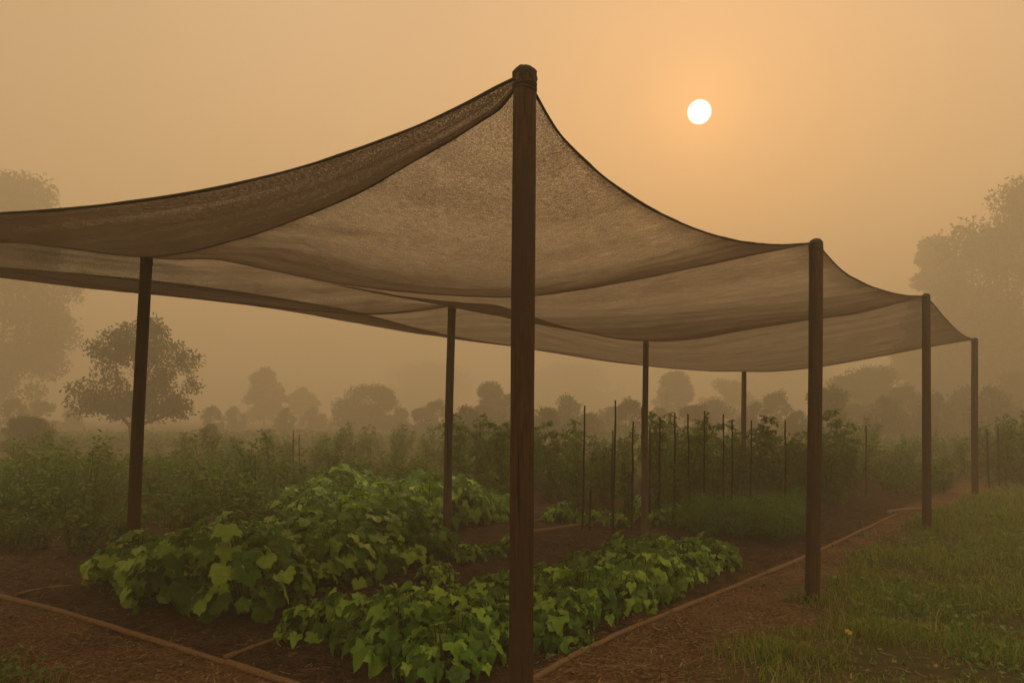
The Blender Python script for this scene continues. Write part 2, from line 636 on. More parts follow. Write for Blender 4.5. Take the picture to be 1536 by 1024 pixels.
add_post('d', (at(1116, 0, YD)[0], YD), at(1116, 558, YD), 0.052, 0.045, 'hazy pale post deep among the staked tomatoes', M_grey)
P0 = np.array([-6.35, 4.5, 3.2])
PQ = np.array([-6.5, 8.3, 3.25])
add_post('p0', (P0[0], P0[1]), P0, 0.06, 0.055, 'post at the far left corner of the net, beyond the picture edge')
add_post('q', (PQ[0], PQ[1]), PQ, 0.06, 0.055, 'post behind the left corner of the net, beyond the picture edge')


# ------------------------------------------------------------------ shade net
def catmull(P, n):
    P = np.asarray(P, float)
    d = np.r_[0, np.cumsum(np.maximum(np.linalg.norm(np.diff(P, axis=0), axis=1), 1e-6))]
    # monotone-ish cubic hermite by chord length
    m = np.gradient(P, d, axis=0)
    s = np.linspace(0, d[-1], n)
    i = np.clip(np.searchsorted(d, s, side='right') - 1, 0, len(d) - 2)
    h = (d[i + 1] - d[i])[:, None]
    t = ((s - d[i]) / h[:, 0])[:, None]
    return ((2 * t**3 - 3 * t**2 + 1) * P[i] + (t**3 - 2 * t**2 + t) * h * m[i]
            + (-2 * t**3 + 3 * t**2) * P[i + 1] + (t**3 - t**2) * h * m[i + 1])


def rope(a, b, pix, n=81, extra=()):
    """cord from a to b in one vertical plane, its height at each bearing taken from the sag seen; extra: (t, z)"""
    pts = [(0.0, a[2]), (1.0, b[2])]
    for px, py in pix:
        k = (px - CX) / F
        t = (k * a[1] - a[0]) / ((b[0] - a[0]) - k * (b[1] - a[1]))
        y = a[1] + (b[1] - a[1]) * t
        pts.append((t, EYE - (py - HY) / F * y))
    pts += list(extra)
    pts.sort()
    P = [np.array([a[0] + (b[0] - a[0]) * t, a[1] + (b[1] - a[1]) * t, z]) for t, z in pts]
    return catmull(P, n)


T = TOP
p1, p2, p3, p4, pA, pB, pC, pD = (T[k] + np.array([0, 0, 0.012]) for k in ('p1', 'p2', 'p3', 'p4', 'a', 'b', 'c', 'd'))
p1 = p1 + np.array([0, 0, 0.004])
E0 = rope(p1, P0, [(748, 129), (705, 152), (641, 183), (555, 217), (469, 246), (383, 269), (300, 287), (187, 304), (94, 314), (0, 320)],
          extra=[(0.55, 2.62), (0.7, 2.72), (0.85, 2.92)])
E1 = rope(p1, pA, [(748, 165), (727, 178), (684, 206), (641, 230), (598, 255), (555, 280), (512, 301), (469, 319), (426, 336), (383, 351), (340, 363), (290, 376)])
EAP = rope(pA, P0, [(160, 380), (100, 372), (0, 359)], extra=[(0.6, 3.12)])
R1 = rope(pA, p2, [(260, 389), (310, 388), (400, 404), (500, 424), (600, 437), (700, 444), (780, 445), (860, 436), (960, 418), (1080, 393), (1170, 374)])
S12 = rope(p1, p2, [(812, 157), (830, 188), (880, 243), (950, 297), (1020, 334), (1100, 360), (1160, 367)])
S23 = rope(p2, p3, [(1240, 382), (1262, 405), (1290, 422), (1330, 437), (1360, 443)])
S34 = rope(p3, p4, [(1400, 456), (1415, 474), (1432, 492), (1446, 503)])
R2 = rope(pB, p3, [(708, 456), (740, 457), (772, 466), (804, 477), (862, 494), (928, 508), (1024, 510), (1115, 495), (1212, 480), (1290, 469), (1345, 455)])
AB = rope(pA, pB, [], extra=[(0.3, 3.04), (0.6, 2.94)])
QB = rope(PQ, pB, [(0, 403), (100, 420), (220, 438), (340, 452), (469, 466), (560, 471), (620, 467)])
PQe = rope(P0, PQ, [], extra=[(0.5, 3.0)])
QD = rope(PQ, pD, [(300, 430), (469, 456), (581, 479), (650, 500), (720, 511), (820, 527), (900, 540), (968, 548), (1040, 555)], n=61)
D4 = rope(pD, p4, [(1160, 557), (1222, 551), (1300, 538), (1389, 521)], n=41)
R3 = catmull(np.concatenate([QD[::4], D4[4::4]]), 121)
QB3 = catmull(np.concatenate([QB[::4], R2[4::4]]), 121)


def resamp(C, n):
    d = np.r_[0, np.cumsum(np.linalg.norm(np.diff(C, axis=0), axis=1))]
    s = np.linspace(0, d[-1] if d[-1] > 0 else 1, n)
    return np.stack([np.interp(s, d, C[:, k]) for k in range(3)], -1)


net_root = thing('shade_net', 'large dark woven shade net sagging between the timber posts', 'shade net', (0, 0, 0))


def coons(c0, c1, d0, d1, nu, nv):
    """c0 (v=0) and c1 (v=1) run along u; d0 (u=0) and d1 (u=1) run along v"""
    c0, c1 = resamp(c0, nu), resamp(c1, nu)
    d0, d1 = resamp(d0, nv), resamp(d1, nv)
    u = np.linspace(0, 1, nu)[None, :, None]
    v = np.linspace(0, 1, nv)[:, None, None]
    S = ((1 - v) * c0[None] + v * c1[None] + (1 - u) * d0[:, None] + u * d1[:, None]
         - ((1 - u) * (1 - v) * c0[0] + u * (1 - v) * c0[-1] + (1 - u) * v * c1[0] + u * v * c1[-1]))
    return S


def panel(label, S, gather_shade, wr=0.012, seed=1, sag=0.0, fu=3.0, fv=16.0, radial=False):
    nv, nu = S.shape[:2]
    U, V = np.meshgrid(np.linspace(0, 1, nu), np.linspace(0, 1, nv))
    win = np.minimum(1, np.minimum(np.minimum(U, 1 - U), np.minimum(V if not radial else V * 3, 1 - V)) * 9)
    warp = (fbm(U * 2.2, V * 2.2, seed + 50, 3) - 0.5)
    folds = fbm(U * fu + warp * 0.6, V * fv + warp * 2.2 + U * 2.0, seed, 3) - 0.5
    ridges = 1 - np.abs(fbm(U * fu * 0.7 + 5 + warp * 0.5, V * fv * 0.55 + warp * 2.0 + U * 1.4, seed + 90, 2) - 0.5) * 2
    ridges = np.clip((ridges - 0.8) / 0.2, 0, 1)
    z = (folds * wr * 1.8 - ridges * wr) * win - sag * np.sin(np.pi * U) * np.sin(np.pi * V)
    S = S.copy()
    S[..., 2] += z
    gshade = np.clip(gather_shade(U, V) + 0.12 * ridges**2 * win + folds * 0.35 + (fbm(U * fu * 0.8 + warp * 0.4, V * fv * 3.1 + warp * 2.5 + U * 1.5, seed + 7, 2) - 0.5) * 0.35, 0, 1)  # fold streaks and hems, plus shading put into the opacity
    idx = np.arange(nu * nv).reshape(nv, nu)
    f = np.stack([idx[:-1, :-1], idx[:-1, 1:], idx[1:, 1:], idx[1:, :-1]], -1).reshape(-1, 4)
    me = mesh('net_panel', S.reshape(-1, 3), f, M_net)
    a = me.attributes.new('gather_shade', 'FLOAT', 'POINT')
    a.data.foreach_set('value', gshade.ravel().astype(np.float32))
    uv = me.uv_layers.new(name='UVMap')
    li = np.zeros(len(me.loops), dtype=np.int32)
    me.loops.foreach_get('vertex_index', li)
    uv.data.foreach_set('uv', np.stack([U.ravel()[li], V.ravel()[li]], -1).ravel().astype(np.float32))
    o = obj('net_panel', me, net_root)
    if label:
        o['label'] = label
    return o


edge = lambda x, w_: np.clip(1 - x / w_, 0, 1) ** 1.5


def sstep(a, b, x):
    q = np.clip((x - a) / (b - a), 0, 1)
    return q * q * (3 - 2 * q)


pt = lambda p: np.repeat(p[None], 81, 0)
# front middle panel: spreads from the nearest post down to the cord between the next two
panel('broad pale brown front panel', coons(pt(p1), R1, E1, S12, 150, 110),
      lambda U, V: 0.04 + 0.72 * sstep(0.35, 0.86, V) + 0.3 * edge(1 - V, 0.10) + 0.6 * edge(1 - U, 0.08) + 0.25 * edge(U, 0.05), 0.012, 3, 0.05, 1.3, 13, True)  # opacity rises to the lower rim in place of shading on the slant
# front left panel: one layer, its shaded slope put into higher opacity
panel('dark panel at the left front', coons(pt(p1), EAP[::-1], E0, E1, 150, 90),
      lambda U, V: 0.82 + 0.35 * edge(1 - U, 0.40) - 0.22 * edge(V, 0.6) * (U < 0.75), 0.008, 11, 0.03, 10, 1.6, True)
# second bay
panel(None, coons(R1, R2, AB, S23, 140, 80),
      lambda U, V: 0.12 + 0.60 * sstep(0.25, 0.95, V) * sstep(0.05, 0.40, U) + 0.3 * edge(1 - V, 0.10) + 0.5 * edge(1 - U, 0.06), 0.012, 23, -0.15, 1.5, 10)  # shading towards the far cord painted in as opacity
# left bay
panel(None, coons(EAP[::-1], QB, PQe, AB, 110, 70),
      lambda U, V: 0.22 + 0.5 * edge(1 - V, 0.35) + 0.4 * edge(1 - V, 0.08), 0.012, 37, -0.03, 1.5, 10)  # lower edge shaded by denser opacity
# far bay
panel('farthest hazy panel of the net', coons(QB3, R3, np.repeat(PQ[None], 81, 0), S34, 170, 70),
      lambda U, V: 0.14 + 0.55 * edge(1 - V, 0.35) + 0.35 * edge(1 - U, 0.04) + 0.2 * edge(V, 0.05), 0.012, 51, 0.03, 1.6, 9)  # back edge darkened through opacity, standing in for shade


def hem(C, r):
    mb = MB()
    C = resamp(C, 140)
    k = np.arange(len(C))
    rad = r * (0.8 + 0.5 * vnoise(k * 0.35, k * 0.0, int(C[0, 0] * 100) % 97))
    mb.tube(C, rad, 6)
    obj('hem', mb.mesh('hem', M_hem), net_root)


for C, r in ((E0, 0.007), (E1, 0.006), (R1, 0.005), (S12, 0.007), (S23, 0.007), (S34, 0.007), (R2, 0.005), (QB, 0.006), (R3, 0.007), (EAP, 0.007)):
    hem(C, r)


def gathered(p, r, h):
    """cloth bunched and tied over a post top"""
    mb = MB()
    prof = [(1.03, -h), (1.07, -h * 0.86), (1.04, -h * 0.78), (1.08, -h * 0.5), (1.05, 0.004), (0.92, 0.017), (0.66, 0.028), (0.3, 0.034), (0.02, 0.035)]
    S_ = 28
    vs = []
    for j, (k, dz) in enumerate(prof):
        for i in range(S_):
            a = 2 * math.pi * i / S_
            q = 1 + 0.09 * math.sin(7 * a + j * 0.7) * (0.3 if j > 6 else 1) + random.uniform(-0.05, 0.05)
            vs.append(p + np.array([k * q * r * math.cos(a), k * q * r * math.sin(a), dz + random.uniform(-0.003, 0.003)]))
    fs = [(j * S_ + i, j * S_ + (i + 1) % S_, (j + 1) * S_ + (i + 1) % S_, (j + 1) * S_ + i) for j in range(len(prof) - 1) for i in range(S_)]
    fs.append(tuple((len(prof) - 1) * S_ + i for i in range(S_)))
    mb.add(vs, fs)
    obj('tied_corner', mb.mesh('tied_corner', M_hem), net_root)


for p, r, h in ((p1, 0.052, 0.05), (p2, 0.055, 0.045), (p3, 0.054, 0.05), (p4, 0.058, 0.06), (pA, 0.054, 0.03), (pB, 0.046, 0.03), (P0, 0.054, 0.05), (PQ, 0.054, 0.05)):
    gathered(p, r * 0.955, h)



def tie_cord(c, r, z, turns=3):
    mb = MB()
    n = turns * 16
    a = np.linspace(0, 2 * math.pi * turns, n)
    mb.tube(np.stack([c[0] + r * np.cos(a), c[1] + r * np.sin(a), z - 0.011 * a / (2 * math.pi) + 0.004 * np.sin(a * 1.3)], -1), 0.0045, 5)
    obj('tie_cord', mb.mesh('tie_cord', M_hem), net_root)


for p, r in ((p1, 0.0535), (p2, 0.0585), (p3, 0.0565), (p4, 0.0605), (pA, 0.0565), (pB, 0.0475), (P0, 0.056), (PQ, 0.056)):
    tie_cord(p, r, p[2] - 0.045)

# ------------------------------------------------------------------ edging poles


def pole(name, pts, r, label, cat='edging pole', group='rustic poles edging the vegetable bed', mat=None):
    P = np.array([[p[0], p[1], 0] for p in pts], float)
    C = resamp(catmull(P, 30), 36)
    ks = np.arange(36)
    sd_ = int(abs(P[0, 0] * 137 + P[0, 1] * 59)) % 1000
    nrm = np.array([-(C[-1] - C[0])[1], (C[-1] - C[0])[0], 0])
    nrm /= np.linalg.norm(nrm) + 1e-9
    C = C + nrm[None] * ((fbm(ks * 0.16, ks * 0.0 + 3, sd_, 3) - 0.5) * min(0.028, 0.012 * np.linalg.norm(C[-1] - C[0])))[:, None]
    zs = np.array([gz(c[0], c[1]) for c in C])
    C[:, 2] = np.polyval(np.polyfit(ks, zs, 1 if np.linalg.norm(C[-1] - C[0]) < 1 else 2), ks) + r * 0.6
    rad = r * (0.85 + 0.35 * fbm(ks * 0.3, ks * 0.0, sd_ + 5, 3)) * np.linspace(1.08, 0.86, 36)
    mb = MB()
    mb.tube(C - P[0], rad, 10)
    me = mb.mesh(name, mat or M_log)
    o = obj(name, me)
    o.location = P[0]
    tag(o, label, cat, group)


g2 = lambda px, py: gr(px, py)[:2]
pole('edging_pole', [g2(-90, 876), g2(60, 911), g2(200, 951), g2(338, 989)], 0.023, 'bark brown edging pole at the lower left in front of the squash')
pole('edging_pole', [g2(340, 990), g2(400, 1008), g2(470, 1030), g2(640, 1085)], 0.023, 'edging pole running out of the bottom edge before the bean row')
pole('edging_pole', [g2(748, 1050), g2(850, 992), g2(930, 953), g2(1003, 920)], 0.021, 'nearest pole of the right hand edging beside the thick post')
pole('edging_pole', [g2(1004, 919), g2(1075, 891), g2(1148, 861)], 0.021, 'short middle pole of the right hand edging beside the bean row')
pole('edging_pole', [g2(1150, 860), g2(1263, 808), g2(1300, 791), g2(1344, 772)], 0.023, 'long far pole of the right hand edging passing behind the dark post')
pole('edging_pole', [g2(1330, 769), g2(1365, 766), g2(1408, 767)], 0.035, 'short pole lying across the far corner of the bed')
pole('edging_pole', [g2(337, 983), g2(372, 970), g2(412, 955)], 0.017, 'thin dividing pole leading from the edging to the bean row')
pole('edging_pole', [g2(24, 897), g2(60, 886), g2(108, 877)], 0.017, 'thin dividing pole at the far left beside the squash row')
pole('edging_pole', [g2(790, 804), g2(870, 788), g2(930, 776), g2(992, 765)], 0.030, 'long thin pole behind the bean row leading to the stakes')
pole('edging_pole', [g2(800, 781), g2(850, 775), g2(910, 768)], 0.024, 'faint pole on the bare soil between squash and tomatoes')

# ------------------------------------------------------------------ leaf templates


def polar_leaf(keys, rings, cup, fold, wave, sub=1, seed=0):
    rr = random.Random(seed)
    th = np.array([k[0] for k in keys], float)
    ra = np.array([k[1] for k in keys], float)
    th_f = np.concatenate([-th[::-1], th[1:]])
    ra_f = np.concatenate([ra[::-1], ra[1:]])
    tt = np.linspace(th_f[0], th_f[-1], (len(th_f) - 1) * sub + 1)
    rad = np.interp(tt, th_f, ra_f) * np.array([rr.uniform(0.90, 1.08) for _ in tt])
    cy = 0.12
    vs = [(0, cy, 0)]
    for q in rings:
        for a, r_ in zip(tt, rad):
            a_ = math.radians(a)
            x, y = q * r_ * math.sin(a_), cy + q * r_ * math.cos(a_)
            d = q * r_
            z = -cup * d * d + fold * abs(x) + wave * q * q * math.sin(a_ * 5 + seed)
            vs.append((x, y, z))
    n = len(tt)
    fs = [(0, 1 + i, 2 + i) for i in range(n - 1)]
    for j in range(len(rings) - 1):
        a = 1 + j * n
        b = a + n
        fs += [(a + i, b + i, b + i + 1, a + i + 1) for i in range(n - 1)]
    return np.array(vs), fs


K_sq = [(0, 0.90), (9, 0.80), (18, 0.78), (30, 0.70), (40, 0.72), (50, 0.80), (62, 0.70), (78, 0.62), (94, 0.64), (106, 0.66), (120, 0.58), (136, 0.52), (154, 0.48), (168, 0.16)]
K_bn = [(0, 0.98), (11, 0.76), (20, 0.66), (36, 0.54), (50, 0.58), (62, 0.66), (76, 0.50), (96, 0.46), (118, 0.46), (140, 0.34), (165, 0.12)]
L_sq = [polar_leaf(K_sq, (0.5, 1.0), 0.50, 0.30, 0.09, 2, s) for s in range(4)]
L_bn = [polar_leaf(K_bn, (0.5, 1.0), 0.52, 0.32, 0.08, 1, s + 10) for s in range(4)]
L_simple = (np.array([(0, 0, 0), (-0.26, 0.38, 0.03), (0, 0.42, -0.05), (0.26, 0.38, 0.03), (-0.16, 0.75, -0.02), (0.16, 0.75, -0.02), (0, 1, -0.16), (0, 0.75, -0.08)]),
            [(0, 2, 1), (0, 3, 2), (1, 2, 7, 4), (2, 3, 5, 7), (4, 7, 6), (7, 5, 6)])
L_card = (np.array([(0, 0, 0), (-0.3, 0.45, 0.05), (0, 1, -0.1), (0.3, 0.45, 0.05)]), [(0, 3, 2, 1)])
UP = np.array([0, 0, 1.0])


def rdir(el_lo, el_hi, rr):
    a = rr.uniform(0, 2 * math.pi)
    e = math.radians(rr.uniform(el_lo, el_hi))
    return np.array([math.cos(a) * math.cos(e), math.sin(a) * math.cos(e), math.sin(e)])


def plant_root(name, label, cat, fol, stem, group):
    t = thing(name, label, cat, (0, 0, -50), 0, group)
    obj('foliage', fol, t)
    if stem is not None:
        obj('stem', stem, t)
    return t


def broad_plant(seed, H, RR, n, tm, mat, L0, L1, skirt):
    rr = random.Random(seed)
    mb, st = MB(), MB()
    for i in range(n + skirt):
        a = rr.uniform(0, 2 * math.pi)
        low = i >= n
        k = rr.uniform(0.85, 1.1) if low else math.sqrt(rr.uniform(0.0, 1.0))
        rho = RR * k
        h = H * rr.uniform(0.12, 0.5) if low else max(0.09, H * (1 - 0.62 * k * k) * rr.uniform(0.70, 1.12))
        out = np.array([math.cos(a), math.sin(a), 0])
        pos = out * rho + UP * h
        dr = math.radians(rr.uniform(40, 85) if low else rr.uniform(-12, 30) + 38 * k)
        a2 = a + rr.uniform(-0.9, 0.9)
        o2 = np.array([math.cos(a2), math.sin(a2), 0])
        td = o2 * math.cos(dr) - UP * math.sin(dr)
        nn = o2 * math.sin(dr) + UP * math.cos(dr) + np.array([rr.uniform(-.55, .55), rr.uniform(-.55, .55), 0])
        L = rr.uniform(L0, L1) * (0.8 if low else 1)
        mb.leaf(rr.choice(tm), pos, td, nn, L * 1.05, L * rr.uniform(0.95, 1.2))
        b = out * rho * 0.15 + np.array([rr.uniform(-.03, .03), rr.uniform(-.03, .03), -0.03])
        m = (b + pos) / 2 + UP * h * 0.18 - out * rho * 0.1
        st.tube([b, m, pos + td * 0.05 * L], [0.007, 0.005, 0.003], 4, False)
    return mb.mesh('foliage', mat), st.mesh('stem', M_stem)


def poly_scatter(poly, spacing, seed, jit=0.35):
    poly = np.array(poly, float)
    rr = random.Random(seed)
    x0, y0 = poly.min(0)
    x1, y1 = poly.max(0)
    pts = []

    def inside(x, y):
        c = False
        j = len(poly) - 1
        for i in range(len(poly)):
            if (poly[i, 1] > y) != (poly[j, 1] > y) and x < (poly[j, 0] - poly[i, 0]) * (y - poly[i, 1]) / (poly[j, 1] - poly[i, 1]) + poly[i, 0]:
                c = not c
            j = i
        return c
    row = 0
    y = y0
    while y < y1:
        x = x0 + (row % 2) * spacing * 0.5
        while x < x1:
            a, b = x + rr.uniform(-jit, jit) * spacing, y + rr.uniform(-jit, jit) * spacing
            if inside(a, b):
                pts.append((a, b))
            x += spacing
        y += spacing * 0.87
        row += 1
    return pts


def plant_out(protos, pts, seed, s0, s1, special=None, label=None, group=None, flat=None):
    """protos: thing roots, each moved to its first place and copied afterwards"""
    rr = random.Random(seed)
    for i, (x, y) in enumerate(pts):
        pr = rr.choice(protos)
        s = rr.uniform(s0, s1)
        sc = (s, s, s * rr.uniform(0.88, 1.12))
        rz = rr.uniform(0, 6.28)
        loc = (x, y, gz(x, y) - 0.01)
        if not pr.get('used'):
            pr['used'] = 1
            pr.location, pr.rotation_euler, pr.scale = loc, (0, 0, rz), sc
            o = pr
        else:
            o = dup(pr, loc, rz, sc)
            if 'used' in o:
                del o['used']
        o['label'], o['group'] = label, group
        if special and i in special:
            o['label'] = special[i]


PROTOS = []


def proto_set(name, cat, meshes):
    out = []
    for fol, stem in meshes:
        t = plant_root(name, name.replace('_', ' '), cat, fol, stem, 'x')
        out.append(t)
        PROTOS.append(t)
    return out


def extreme(pts, key):
    return min(range(len(pts)), key=lambda i: key(pts[i]))


# squash row, front left
squash_m = [broad_plant(s, 0.59, 0.46, 84, L_sq, M_squash, 0.07, 0.175, 24) for s in (1, 2, 3, 4)]
squash = proto_set('squash_plant', 'squash plant', squash_m)
sq_pts = poly_scatter([(-3.55, 7.4), (-2.85, 6.65), (-2.2, 6.6), (-1.55, 7.8), (-0.95, 8.9), (-1.05, 9.7), (-1.7, 9.6), (-2.6, 8.3)], 0.48, 3, 0.25)
plant_out(squash, sq_pts, 5, 0.86, 1.12,
          {extreme(sq_pts, lambda p: p[1]): 'nearest bushy squash plant, its broad lobed leaves drooping to the dark soil',
           extreme(sq_pts, lambda p: p[0]): 'leftmost broad leaved squash plant beside the thin dividing pole',
           extreme(sq_pts, lambda p: -p[1]): 'last squash plant of the front row, at the foot of the grey post'},
          'broad leaved squash plant inside the front left row before the leaning post', 'squash plants in the front left row')

# bean row, front middle
bean_m = [broad_plant(s, 0.32, 0.28, 66, L_bn, M_bean, 0.05, 0.13, 18) for s in (11, 12, 13, 14)]
beans = proto_set('bean_plant', 'bean plant', bean_m)
bn_pts = poly_scatter([(-1.75, 6.05), (-1.15, 5.45), (-0.55, 4.95), (-0.05, 5.05), (0.55, 6.1), (1.35, 7.15), (2.35, 8.65), (2.25, 8.9), (1.6, 8.85), (0.45, 7.35), (-0.3, 6.65), (-1.2, 6.3)], 0.40, 4, 0.28)
plant_out(beans, bn_pts, 6, 0.90, 1.18,
          {extreme(bn_pts, lambda p: p[1]): 'nearest low bean plant just left of the thick middle post',
           extreme(bn_pts, lambda p: p[0]): 'small bean plant at the left tip of the row by the dividing pole',
           extreme(bn_pts, lambda p: -p[0]): 'last low bean plant at the far right tip of its row'},
          'low leafy bean plant inside the row around the thick middle post', 'bean plants in the front middle row')
# loose seedlings joining the two rows beyond
plant_out(beans, [g2(700, 842), g2(735, 832), g2(770, 822), g2(655, 868)], 8, 0.6, 0.8, None,
          'small bean plant on the soil near the foot of the grey post', 'young bean plants by the grey post')


def bush_plant(seed, H, RR, n, mat, L0, L1):
    rr = random.Random(seed)
    mb, st = MB(), MB()
    for b in range(9):
        a = rr.uniform(0, 6.28)
        k = math.sqrt(rr.uniform(0, 1))
        tip = np.array([math.cos(a) * RR * k, math.sin(a) * RR * k, H * (1 - 0.45 * k * k) * rr.uniform(0.8, 1.12)])
        base = np.array([tip[0] * 0.15, tip[1] * 0.15, -0.03])
        mid = (tip + base) / 2 + np.array([0, 0, 0.08 * H])
        st.tube([base, mid, tip], [0.009, 0.006, 0.003], 4, False)
        for i in range(n // 9):
            t = rr.uniform(0.22, 1.05)
            q = (1 - t) ** 2 * base + 2 * t * (1 - t) * mid + t * t * tip
            d = rdir(-50, 45, rr)
            pos = q + d * rr.uniform(0.01, 0.10)
            mb.leaf(L_simple, pos, d, UP + rdir(-90, 90, rr) * 0.6, rr.uniform(L0, L1), rr.uniform(L0, L1) * 1.1)
    return mb.mesh('foliage', mat), st.mesh('stem', M_stem)


def tomato_plant(seed, H, RR, nb, mat, leaflet=0.075):
    rr = random.Random(seed)
    mb, st = MB(), MB()
    for s in range(rr.choice((2, 3))):
        lean = np.array([rr.uniform(-0.16, 0.16), rr.uniform(-0.16, 0.16), 0])
        hh = H * rr.uniform(0.8, 1.05)
        pts = [lean * t * t * 1.6 + np.array([rr.uniform(-.02, .02), rr.uniform(-.02, .02), hh * t - 0.03]) for t in np.linspace(0, 1, 6)]
        st.tube(pts, np.linspace(0.010, 0.003, 6), 4, False)
        for b in range(nb // 2):
            t = rr.uniform(0.10, 1.0)
            q = lean * t * t * 1.6 + UP * hh * t
            d = rdir(-25, 50, rr)
            ln = RR * rr.uniform(0.5, 1.0) * (1.1 - 0.5 * t)
            e = q + d * ln - UP * ln * 0.25
            m = q + d * ln * 0.55 + UP * 0.02
            st.tube([q, m, e], [0.004, 0.003, 0.0015], 3, False)
            for j in range(9):
                u = 0.25 + 0.75 * j / 8
                c = (1 - u) ** 2 * q + 2 * u * (1 - u) * m + u * u * e
                ld = d * 0.6 + rdir(-70, 20, rr)
                mb.leaf(L_simple, c, ld, UP + rdir(-90, 90, rr) * 0.7, leaflet * rr.uniform(0.7, 1.4))
    return mb.mesh('foliage', mat), st.mesh('stem', M_stem)


def feather_plant(seed, H, RR, n):
    rr = random.Random(seed)
    mb, st = MB(), MB()
    for i in range(n):
        d = rdir(25, 88, rr)
        L = H * rr.uniform(0.6, 1.1)
        base = np.array([rr.uniform(-1, 1) * RR * 0.45, rr.uniform(-1, 1) * RR * 0.45, -0.02])
        tip = base + d * L * np.array([0.8, 0.8, 1])
        mid = base + (tip - base) * 0.55 + UP * 0.05
        st.tube([base, mid, tip - UP * 0.04], [0.003, 0.0025, 0.001], 3, False)
        for j in range(14):
            u = rr.uniform(0.3, 1.0)
            c = (1 - u) ** 2 * base + 2 * u * (1 - u) * mid + u * u * tip
            mb.leaf(L_card, c, rdir(-30, 70, rr), rdir(-90, 90, rr), rr.uniform(0.05, 0.11), 0.018)
    return mb.mesh('foliage', M_feather), st.mesh('stem', M_stem)


# dark bushy field, left
field = proto_set('potato_plant', 'potato plant', [bush_plant(s, 0.66, 0.44, 560, M_bush, 0.045, 0.09) for s in (21, 22, 23, 24)])
fd_pts = [p for p in poly_scatter([(-6.4, 9.6), (-4.9, 9.3), (-4.2, 10.0), (-2.6, 11.0), (-1.9, 14.0), (-1.6, 19.5), (-13.2, 19.5), (-8.2, 12)], 0.80, 9, 0.33)]
plant_out(field, fd_pts, 10, 0.55, 1.35,
          {extreme(fd_pts, lambda p: p[1]): 'nearest dark potato plant at the left picture edge by bare soil'},
          'dark bushy potato plant in the field behind the leaning post', 'potato plants in the left field')
# brighter leafy rows beyond the squash
mid = proto_set('pumpkin_plant', 'pumpkin plant', [broad_plant(s, 0.62, 0.45, 40, L_bn, M_squash, 0.12, 0.21, 14) for s in (31, 32, 33)])
md_pts = poly_scatter([(-2.9, 10.3), (-1.4, 10.6), (-0.5, 12.0), (-0.9, 14.4), (-3.5, 14.2), (-3.4, 11.5)], 0.62, 12, 0.3)
plant_out(mid, md_pts, 13, 0.85, 1.1, None, 'bright leafy pumpkin plant in the rows just beyond the squash', 'pumpkin plants beyond the squash row')
md2 = poly_scatter([(-0.55, 11.6), (0.35, 11.9), (0.25, 13.0), (-0.5, 13.2)], 0.55, 14, 0.3)
plant_out(mid, md2, 15, 0.6, 0.8, None, 'low pumpkin plant behind the grey post beside the bare soil', 'low pumpkin plants behind the grey post')

# leafy shrubs rising out of the left field
shrubs = proto_set('leafy_shrub', 'shrub', [bush_plant(s, 1.25, 0.75, 1100, M_tomato, 0.05, 0.10) for s in (61, 62, 63)])
sh = [gr(q, 620 + 1.63 * F / Yq)[:2] for q, Yq in ((28, 10.9), (84, 11.3), (20, 13.5), (130, 12.0), (150, 14.5), (60, 19), (255, 17), (310, 20), (375, 18.5), (345, 26), (430, 24), 
      (480, 29), (530, 25), (600, 27), (655, 22), (690, 26), (20, 28), (280, 30), (570, 33), (400, 34), (500, 19), (590, 18))]
plant_out(shrubs, [tuple(p) for p in sh], 64, 0.62, 1.15, None, 'rounded leafy shrub rising out of the misty left field', 'leafy shrubs in the left field')
shr = [gr(q, 620 + 1.63 * F / Yq)[:2] for q, Yq in ((1250, 16), (1285, 18), (1330, 19), (1365, 22), (1420, 23), (1300, 25), (1395, 27), (1440, 27), (1500, 22), (1530, 19), (1490, 28), (1240, 22))]
plant_out(shrubs, [tuple(p) for p in shr], 65, 0.7, 1.25, None, 'leafy shrub in the mist between the right hand posts', 'leafy shrubs behind the right hand posts')

# tall ragged weeds standing above the left field
weeds = proto_set('weed_plant', 'weed', [tomato_plant(s, 1.0, 0.30, 40, M_weed, 0.06) for s in (35, 36)])
wd = [gr(q, 620 + 1.63 * F / Yq)[:2] for q, Yq in ((232, 13), (262, 15), (300, 13.5), (338, 16), (372, 14), (405, 17), (25, 16), (70, 18), (110, 15), 
      (270, 21), (345, 23), (430, 22), (480, 24), (520, 21), (590, 22), (640, 24), (90, 24), (40, 22), (555, 26), (410, 27))]
plant_out(weeds, [tuple(p) for p in wd], 34, 0.7, 1.25, None, 'tall ragged weed standing above the dark left field', 'ragged weeds in the left field')

# tomatoes on stakes
tom = proto_set('tomato_plant', 'tomato plant', [tomato_plant(s, 1.38, 0.36, 56, M_tomato) for s in (41, 42, 43, 44)])
t1 = poly_scatter([(2.75, 13.0), (3.7, 12.6), (4.9, 13.2), (6.6, 15.0), (7.5, 18.5), (3.0, 18.5), (2.5, 15)], 0.72, 16, 0.33)
plant_out(tom, t1, 17, 0.72, 1.12, {extreme(t1, lambda p: p[1]): 'nearest tall tomato plant behind the feathery greens'},
          'tall tomato plant in the block right of the thin grey post', 'staked tomato plants right of the thin post')
t2 = poly_scatter([(-1.1, 14.9), (1.3, 13.6), (2.4, 15), (2.8, 18.5), (-1.5, 18.5)], 0.74, 18, 0.33)
plant_out(tom, t2, 19, 0.72, 1.14, None, 'tall tomato plant in the block left of the thin grey post', 'staked tomato plants left of the thin post')
t3 = [gr(868, 778)[:2], gr(905, 775)[:2], gr(938, 782)[:2], gr(985, 775)[:2], gr(1010, 785)[:2], gr(1035, 772)[:2]]
plant_out(tom, [tuple(p) for p in t3], 20, 0.62, 0.88, None, 'thin young tomato plant tied among the bare front stakes', 'young tomato plants at the front stakes')
